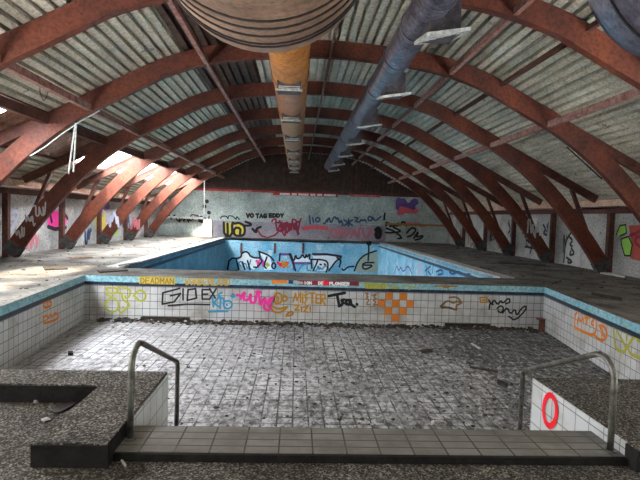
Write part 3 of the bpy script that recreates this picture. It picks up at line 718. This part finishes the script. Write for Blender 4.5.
# deep basin mural
Q = (220,232)
spray(brear, BREAR, 'tan', 'pale green shelled creature at the mural end', [], [[(1080,310),(1110,230),(1160,185),(1255,155),(1262,320),(1100,320)]], o=Q, s=8, lift=.004)
spray(brear, BREAR, 'whitepaint', 'white filled letters', [], [[(165,210),(180,160),(215,155),(250,210),(340,212),(300,280),(265,300),(235,280),(200,300),(140,230)], [(315,165),(395,190),(430,300),(350,305),(370,250)], [(575,180),(600,240),(720,240),(720,180),(700,215),(680,175),(660,210),(640,210),(600,220)], [(740,180),(850,180),(965,200),(930,225),(880,310),(760,310)]], o=Q, s=8, lift=.006)
spray(brear, BREAR, 'yellow', 'yellow eye', [], [[(355,258),(380,242),(402,265),(380,282)]], o=Q, s=8, lift=.008)
spray(brear, BREAR, 'scarlet', 'red flower strokes', [[(460,240),(490,280),(520,240),(500,290),(540,260),(545,240),(480,255)]], sm=2, w=.11, o=Q, s=8, lift=.011)
spray(brear, BREAR, 'pink', 'pink accents in the mural', scrib(290,350,225,290,6,61), w=.09, o=Q, s=8, lift=.011)
spray(brear, BREAR, 'amber', 'orange flower strokes in the mural', scrib(490,550,245,275,7,62), w=.10, o=Q, s=8, lift=.013)
spray(brear, BREAR, 'skyblue', 'blue shadows of the mural letters', scrib(130,240,240,300,9,63) + scrib(620,720,260,310,8,64) + scrib(760,860,270,310,8,65), w=.07, o=Q, s=8, lift=.014)
spray(brear, BREAR, 'purple', 'purple mural strokes', [[(585,250),(720,250)],[(750,180),(855,178),(970,195)],[(480,178),(560,178),(590,260),(590,300)]], w=.12, o=Q, s=8, lift=.014)
spray(brear, BREAR, 'black', 'dark outlines of the mural letters', [
 [(60,300),(75,210),(165,210),(175,165),(220,155),(250,205),(350,210),(300,285),(270,280)],[(180,240),(200,300)],[(130,220),(150,300)],[(220,230),(240,300)],[(310,155),(400,190),(430,230)],[(315,160),(320,200)],[(375,200),(350,270),(370,290)],
 [(430,240),(450,270),(430,300),(410,270),(430,240)],[(480,175),(475,230)],[(555,175),(590,260),(605,310)],[(565,175),(590,240),(605,180),(615,215),(640,210),(660,175),(680,215),(690,175),(695,205),(720,170),(715,215)],
 [(740,175),(855,178),(970,195),(960,215),(935,205)],[(725,220),(810,220),(860,235),(865,280),(850,320)],[(745,310),(770,260),(780,230)],[(730,225),(735,290)],[(870,310),(940,215),(970,225),(955,280)],[(975,295),(990,310),(1020,280),(1070,275)],
 [(1075,310),(1105,230),(1160,180),(1250,150)],[(1190,90),(1190,150),(1185,230)],[(1175,85),(1190,110),(1210,90),(1195,75)],[(1230,245),(1145,245),(1140,290),(1170,300),(1230,265),(1150,265)],[(800,258),(810,262)],[(835,255),(842,262)]], sm=1, w=.085, o=Q, s=8, lift=.02)
BRP = Plane((BR0[0],BR0[1],0), (-(BR1[1]-BR0[1]), BR1[0]-BR0[0], 0))
Q = (380,240)
spray(bright, BRP, 'purple', 'purple scribble', [[(75,180),(90,130),(100,170),(110,140),(125,175),(150,130),(170,180)]], sm=2, w=.07, o=Q, s=k5)
spray(bright, BRP, 'bluegrey', 'grey spray can shape', [], [[(200,185),(200,130),(212,112),(226,130),(226,185)]], o=Q, s=k5)
spray(bright, BRP, 'navyink', 'dark blue tag letters', [[(245,135),(250,190)],[(240,165),(270,140)],[(255,165),(270,185)],[(285,130),(280,175)],[(300,170),(330,155),(340,180),(310,185)],[(370,170),(390,185),(420,165),(440,185),(480,183)]], sm=2, w=.06, o=Q, s=k5)
# end wall
M['mauve'] = worn('mauve grey wall paint', (.26,.25,.30), (.42,.40,.46), .8, rough=.9, spot=(.2,.2,.22), spot_scale=2, spot_at=.62)
put(obj('painted_dado', boxes((-5.7,6.2,YB-.018,YB,DK,1.22)), 'mauve'), wb)['label'] = 'mauve grey lower band of the end wall'
BACK = Plane((0,YB-.02,0), (0,-1,0)); Q = (220,205)
spray(wb, BACK, 'yellow', 'yellow fill of throw-up', [], [[(30,145),(90,140),(100,245),(35,250)],[(110,170),(150,140),(200,180),(190,245),(110,240)]], o=Q, s=8, lift=.034)
spray(wb, BACK, 'black', 'black outlined throw-up letters', [[(30,140),(35,250),(100,245),(95,140),(120,150),(150,140),(195,165),(200,215),(185,248),(110,245),(115,180),(165,185),(160,235)],[(60,150),(62,235)],[(195,165),(245,165),(250,150),(205,135)],[(260,190),(290,225),(290,190),(325,175)]], sm=1, w=.13, o=Q, s=8, lift=.045)
spray(wb, BACK, 'black', 'black lettering VO TAG EDDY', words('VO', 212, 275, 68, 100) + words('TAG', 288, 380, 72, 102) + words('EDDY', 395, 515, 70, 98), w=.085, o=Q, s=8)
spray(wb, BACK, 'dred', 'dark red scrawl', scrib(420,650,125,230,22,4) + scrib(480,640,135,215,18,9) + scrib(440,640,140,200,20,19) + [[(300,200),(330,245),(380,262),(440,240),(480,200)]], w=.09, o=Q, s=8)
spray(wb, BACK, 'black', 'faint black row of tags at left', scrib(-430,-90,85,125,26,3) + scrib(-330,-90,100,130,14,5) + scrib(10,165,88,112,14,8), w=.06, o=Q, s=8)
spray(wb, BACK, 'black', 'small dark paint spots', [[(-105,-30),(-103,-28)],[(-125,10),(-123,12)],[(-90,60),(-88,62)],[(-150,100),(-140,130),(-160,125)]], w=.2, o=Q, s=8)
Q = (290,205)
spray(wb, BACK, 'lightred', 'red sprayed blots', [[(85,150),(130,145)],[(145,140),(235,150)]], w=.22, o=Q, s=6.4)
spray(wb, BACK, 'rose', 'rose outlined row of letters', [[(260,185),(265,155),(290,150),(300,190),(275,205),(260,185)],[(310,205),(310,150),(335,150),(330,175),(345,205)],[(345,150),(365,205),(385,150)],[(390,205),(410,150),(430,205)],[(400,185),(425,185)],[(440,205),(440,150),(470,150),(465,175),(480,205)],[(490,150),(520,150),(495,205)],[(520,160),(500,205)]], sm=2, w=.12, o=Q, s=6.4)
spray(wb, BACK, 'black', 'thick black figure eight', [[(550,160),(565,145),(580,165),(575,205),(555,210),(550,180),(570,170)]], sm=2, w=.2, o=Q, s=6.4)
spray(wb, BACK, 'navyink', 'dark blue row of tags', [[(345,95),(400,130)],[(400,95),(350,130)],[(375,90),(375,135)],[(415,80),(440,85),(415,105),(445,110)],[(450,105),(455,90),(465,105),(475,90),(485,105)],[(500,100),(500,75),(525,75),(525,100),(500,100)],[(530,80),(545,105),(580,75)],[(125,70),(130,120)],[(145,80),(150,110)],[(160,95),(180,75),(195,95),(175,112),(160,95)]] + scrib(215,335,80,120,12,12), sm=2, w=.085, o=Q, s=6.4)
Q = (370,190)
spray(wb, BACK, 'purple', 'dark purple cloud', scrib(180,295,72,128,22,2), w=.3, o=Q, s=6.4)
spray(wb, BACK, 'lightred', 'red streak under the purple cloud', [[(190,145),(230,130),(295,135)],[(200,120),(260,135)]], w=.28, o=Q, s=6.4)
spray(wb, BACK, 'black', 'black scrawled tag at right', [[(105,245),(160,265),(210,310),(180,310)],[(150,240),(210,265),(130,275),(100,272)],[(235,275),(265,240),(300,250),(270,290),(240,300)],[(280,310),(310,260),(300,300)],[(310,300),(340,290),(330,310),(290,320)],[(95,150),(90,190)]] + scrib(100,230,207,230,14,6), sm=2, w=.1, o=Q, s=6.4)
spray(wb, BACK, 'rose', 'pink smear beside the black tag', scrib(240,335,215,232,10,7), w=.15, o=Q, s=6.4)
# side walls
RW = Plane((XR,0,0), (-1,0,0)); Q = (560,190)
spray(wr, RW, 'brick', 'red painted blob at the right edge', [], [[(365,190),(432,185),(460,280),(440,382),(385,370),(355,340),(385,290),(375,240)]], o=Q, s=k5, lift=.01)
spray(wr, RW, 'dred', 'dark red swirl in the blob', [[(430,250),(405,250),(400,280),(425,300)],[(375,240),(400,235),(430,215)]], sm=2, w=.09, o=Q, s=k5, lift=.016)
spray(wr, RW, 'green', 'bright green upper letter beside the red blob', [], [[(300,240),(320,190),(350,185),(355,230),(320,245)]], o=Q, s=k5, lift=.018)
spray(wr, RW, 'green', 'bright green lower letter beside the red blob', [], [[(325,262),(365,248),(385,290),(375,350),(345,350),(330,300)]], o=Q, s=k5, lift=.018)
spray(wr, RW, 'black', 'black outlines of the green letters', [[(300,240),(320,190),(350,185),(355,230),(320,245)],[(325,262),(365,248),(385,290),(375,350),(345,350),(330,300),(325,262)]], w=.04, o=Q, s=k5, lift=.024)
spray(wr, RW, 'grey', 'pale rounded patch', [], [[(20,385),(30,270),(70,210),(110,260),(105,410),(20,395)]], o=Q, s=k5, lift=.01)
spray(wr, RW, 'black', 'black marks on the pale patch', [[(50,250),(70,270),(50,290),(65,300)],[(60,310),(80,340),(50,350),(58,325)],[(35,360),(70,385),(40,390),(45,370)],[(20,385),(30,270),(70,210)]], sm=2, w=.07, o=Q, s=k5, lift=.018)
Q = (480,190)
spray(wr, RW, 'black', 'black tags farther along the right wall', [[(255,230),(300,260),(270,280)],[(280,300),(315,330),(300,380)],[(270,340),(330,350)],[(170,200),(185,230),(170,260)],[(65,250),(95,270),(80,300)],[(130,340),(145,360)],[(380,210),(395,235),(378,260),(400,270)]], sm=2, w=.08, o=Q, s=6)
Q = (480,190)
for i_, (x0, x1, ya, yb) in enumerate(((60,80,210,300),(105,130,300,350),(175,210,190,290),(255,300,210,260),(270,330,270,370),(385,410,200,250),(500,520,290,380))):
    spray(wr, RW, ('black','navyink')[i_ % 2], 'small dark tag between the right arches', scrib(x0,x1,ya,yb,8,70+i_), w=.05, o=Q, s=6)
Q = (400,190)
for i_, (x0, x1, ya, yb) in enumerate(((320,350,200,290),(365,395,190,300),(480,505,185,260))):
    spray(wr, RW, 'black', 'small black tag far along the right wall', scrib(x0,x1,ya,yb,8,80+i_), w=.06, o=Q, s=k5)
LW = Plane((XL,0,0), (1,0,0)); Q = (0,180)
spray(wl, LW, 'pink', 'pink blob on the left wall', [], [[(285,270),(290,220),(310,175),(330,185),(390,190),(410,230),(390,275),(300,285)]], o=Q, s=6, lift=.01)
spray(wl, LW, 'black', 'dark edge under the pink blob', [[(288,280),(330,295),(395,285)],[(300,200),(310,250)],[(385,200),(405,230)]], w=.12, o=Q, s=6, lift=.018)
spray(wl, LW, 'rose', 'pink scribble low on the left wall', scrib(160,230,335,405,16,21), w=.08, o=Q, s=6)
spray(wl, LW, 'bluegrey', 'faint grey loops near the left edge', [[(50,260),(55,200),(90,180),(115,200),(95,250),(65,300),(55,330)],[(60,230),(85,225)]], sm=2, w=.1, o=Q, s=6)
Q = (60,180)
spray(wl, LW, 'purple', 'purple patch farther along the left wall', scrib(225,290,160,200,10,31), w=.25, o=Q, s=6)
spray(wl, LW, 'yellow', 'yellow green patch farther along the left wall', scrib(205,270,205,300,14,32), w=.2, o=Q, s=6)
spray(wl, LW, 'green', 'green patch farther along the left wall', scrib(300,345,280,320,8,33), w=.2, o=Q, s=6)
spray(wl, LW, 'navyink', 'dark blue tag farther along the left wall', scrib(370,420,190,280,10,34) + scrib(150,185,300,380,8,35), w=.12, o=Q, s=6)
Q = (0,180)
for i_, q_ in enumerate((scrib(95,150,280,340,8,41), scrib(150,210,205,270,9,42), scrib(205,280,150,215,9,43))):
    leg_spray(2, -1, 'grey', ('low', 'middle', 'high')[i_] + ' pale scribbled letters on the foot', q_, w=.035, o=Q, s=6)
Q = (90,170)
leg_spray(4, -1, 'bluegrey', 'white scribble on the foot', scrib(95,150,240,300,12,44), w=.07, o=Q, s=k5)
leg_spray(5, -1, 'rose', 'pink scribble on the foot', scrib(215,270,255,310,12,45), w=.07, o=Q, s=k5)
Q = (480,190)
leg_spray(3, 1, 'grey', 'pale scribble on the right leg', scrib(280,360,190,280,14,46), w=.05, o=Q, s=6)

# ------------------------------------------------------------------ litter
POOLF = Plane((0,0,PFZ), (0,0,1)); DECKF = Plane((0,0,DK), (0,0,1)); LOWF = Plane((0,0,-.06), (0,0,1))
def inpool(p): 
    t = (p.y-5)/6.95; return 4.2 < p.y < 11.9 and PL0[0]+(PL1[0]-PL0[0])*t+.05 < p.x < PR0[0]+(PR1[0]-PR0[0])*t-.05
def litter(name, label, mat, n, fn, rr):
    bm = bmesh.new()
    for _ in range(n):
        p = fn()
        if p is None: continue
        chip(bm, p, random.uniform(*rr)*random.choice((.6,1,1,1.5)))
    return tag(obj(name, bm, mat), label, 'rubble', kind='stuff')
def rp():
    t = random.random(); y = 4.4 + 7.4*t
    x = random.triangular(-4.2, 5.6, 3.2)
    p = Vector((x, y, PFZ)); return p if inpool(p) else None
litter('rubble', 'dark crumbs scattered over the drained pool floor', 'dark_rubble', 1300, rp, (.008,.026))
litter('rubble', 'pale plaster crumbs scattered over the drained pool floor', 'pale_rubble', 700, rp, (.010,.028))
def rearline():
    x = random.uniform(-4.6,5.9); return Vector((x, 11.93-abs(random.gauss(0,.14)), PFZ + random.uniform(-.01,.05)))
litter('rubble', 'dark grit heaped along the foot of the rear tiled wall', 'dark_rubble', 900, rearline, (.02,.06))
litter('rubble', 'brown leaf litter along the foot of the rear tiled wall', 'brown_rubble', 220, rearline, (.02,.05))
litter('rubble', 'white tile chips along the foot of the rear tiled wall', 'pale_rubble', 160, rearline, (.012,.04))
def leftdeck(): return Vector((random.uniform(XL+.3,-5.1), random.uniform(6,33), DK))
litter('rubble', 'grit scattered over the left deck', 'dark_rubble', 260, leftdeck, (.015,.045))
def rightdeck(): return Vector((random.uniform(6.3,XR-.3), random.uniform(6,33), DK))
litter('rubble', 'grit scattered over the right deck', 'dark_rubble', 260, rightdeck, (.015,.05))

def slab(name, label, cat, plane, quad, th, mat, group=None):
    bm = bmesh.new(); ps = [plane.at(x, y, .003) for x, y in quad]
    prism(bm, [(p.x,p.y) for p in ps], ps[0].z, ps[0].z+th)
    return tag(obj(name, bm, mat), label, cat, group)
slab('board', 'dark flat board lying on the left deck, left of the pool corner', 'board', DECKF, [(43,267.5),(66,266.5),(68,269.5),(45,270.5)], .03, 'board')
slab('board', 'long dark board lying behind the rear left pool corner', 'board', DECKF, [(97,271),(126,269),(128,271),(100,273)], .03, 'board')
slab('board', 'dark board on the left deck beside the basin edge', 'board', DECKF, [(118,266),(140,262),(141,263.3),(119,267.3)], .03, 'board')
slab('board', 'greenish damp patch of felt on the left deck', 'felt', DECKF, [(68,257.5),(92,255.5),(93,257.5),(72,259.3)], .012, 'brown_rubble')
slab('board', 'dark board on the right deck behind the pool', 'board', DECKF, [(498,262),(545,265),(546,266.6),(499,263.5)], .03, 'board')
slab('board', 'narrow dark board on the right deck near the right edge of the view', 'board', DECKF, [(592,293.5),(622,299),(622,301),(591,295.2)], .03, 'board')
slab('board', 'pale plank lying at the foot of a right arch', 'board', DECKF, [(598,271.5),(625,276.5),(625,278),(597,273)], .04, 'curb')
slab('batten', 'short white batten lying on the pool floor toward the right rear', 'batten', POOLF, [(470.5,344),(472,343.5),(480.5,348.8),(479,349.3)], .02, 'white')
slab('board', 'dark rag of felt on the pool floor behind the bright tile patch', 'felt', POOLF, [(420,351),(432,350),(433,352.5),(422,353)], .03, 'board')
slab('board', 'charred board lying on the dirty right side of the pool floor', 'board', POOLF, [(498,381),(508,386),(506,388),(497,384)], .04, 'board')
slab('board', 'long thin dark lath lying across the right side of the pool floor', 'board', POOLF, [(470,367),(498,371.5),(498,372.8),(470,368.2)], .02, 'board')
slab('board', 'dark lump of wood on the left of the pool floor', 'board', POOLF, [(68,353.5),(73,353.5),(73,355.5),(68,355.5)], .05, 'board')
slab('paper_scrap', 'white paper scrap on the pool floor below the olive tag', 'paper', POOLF, [(255,356),(262,355),(263,356.5),(257,357.2)], .008, 'white')
slab('paper_scrap', 'white scrap on the pool floor just behind the tiled step', 'paper', POOLF, [(431,422),(434,421),(434.5,424),(431.5,424.6)], .015, 'white')
slab('board', 'flat black patch standing for a drain hole in the foot bath floor inside the left ledge', 'drain_patch', LOWF, [(51,412),(58,405.5),(78,401.5),(74,406),(62,412.5),(55,414)], .012, 'seam')  # flat black piece laid where the floor has a dark hole
slab('paper_scrap', 'pale crumpled scrap on the pebble floor left of the ledge', 'paper', LOWF, [(41,420),(47,418),(51,420.5),(44,422.5)], .01, 'curb')
slab('paper_scrap', 'white splinter on the pebble floor below the left handrail', 'paper', LOWF, [(120.5,461),(122,460),(126.5,466.5),(125,467.5)], .012, 'white')
for i, (x, y, l) in enumerate(((31,400,'pale stone chip on the foot bath floor, nearest the left edge'), (36,402,'pale stone chip on the foot bath floor, middle of three'), (42,400.5,'pale stone chip on the foot bath floor, nearest the black patch'))):
    bm = bmesh.new(); chip(bm, LOWF.at(x, y, .0), .035, .9); tag(obj('stone', bm, 'pale_rubble'), l, 'stone', 'stones on the foot bath floor')
bm = boxes((5.93,6.06,11.70,11.76,PFZ,PFZ+.30),(5.93,6.06,11.76,11.90,PFZ+.26,PFZ+.30)); tag(obj('rusty_plate', bm, 'rust'), 'rusty brown metal stub standing in the right rear pool corner', 'plate')
for (x0, x1), l in (((142,190), 'broken drain channel with a dark lip under the black underlined tag'), ((445,490), 'broken drain channel with a dark lip under the small brown shape')):
    a, b_ = REAR.at(x0, 317.5), REAR.at(x1, 319)
    t = empty('drain_channel', ((a.x+b_.x)/2, 11.85, PFZ)); tag(t, l, 'drain')
    put(obj('lip', boxes((a.x,b_.x,11.88,11.945,PFZ+.08,PFZ+.11)), 'board'), t)
    put(obj('side_stop', boxes((a.x,a.x+.04,11.82,11.945,PFZ,PFZ+.11)), 'board'), t)
    put(obj('channel_back', boxes((a.x,b_.x,11.93,11.945,PFZ,PFZ+.08)), 'dark_rubble'), t)

# ------------------------------------------------------------------ light
W = bpy.data.worlds.new('World'); S.world = W; W.use_nodes = True
bg = W.node_tree.nodes['Background']; bg.inputs[0].default_value = (.97,.98,1,1); bg.inputs[1].default_value = 22.0
sl = bpy.data.lights.new('sun', 'SUN'); so = bpy.data.objects.new('sun', sl); C.objects.link(so)
sl.energy = 17; sl.angle = math.radians(6); sl.color = (1,.84,.62)
so.rotation_euler = Vector((.12,.60,-.80)).to_track_quat('-Z','Y').to_euler(); so.location = (-20,-10,30)
S.view_settings.view_transform = 'Standard'; S.view_settings.look = 'None'; S.view_settings.gamma = 1
S.view_settings.use_curve_mapping = False; S.view_settings.exposure = 0.9
S.cycles.max_bounces = 10; S.cycles.diffuse_bounces = 6; S.cycles.transparent_max_bounces = 12
S.cycles.sample_clamp_indirect = 20
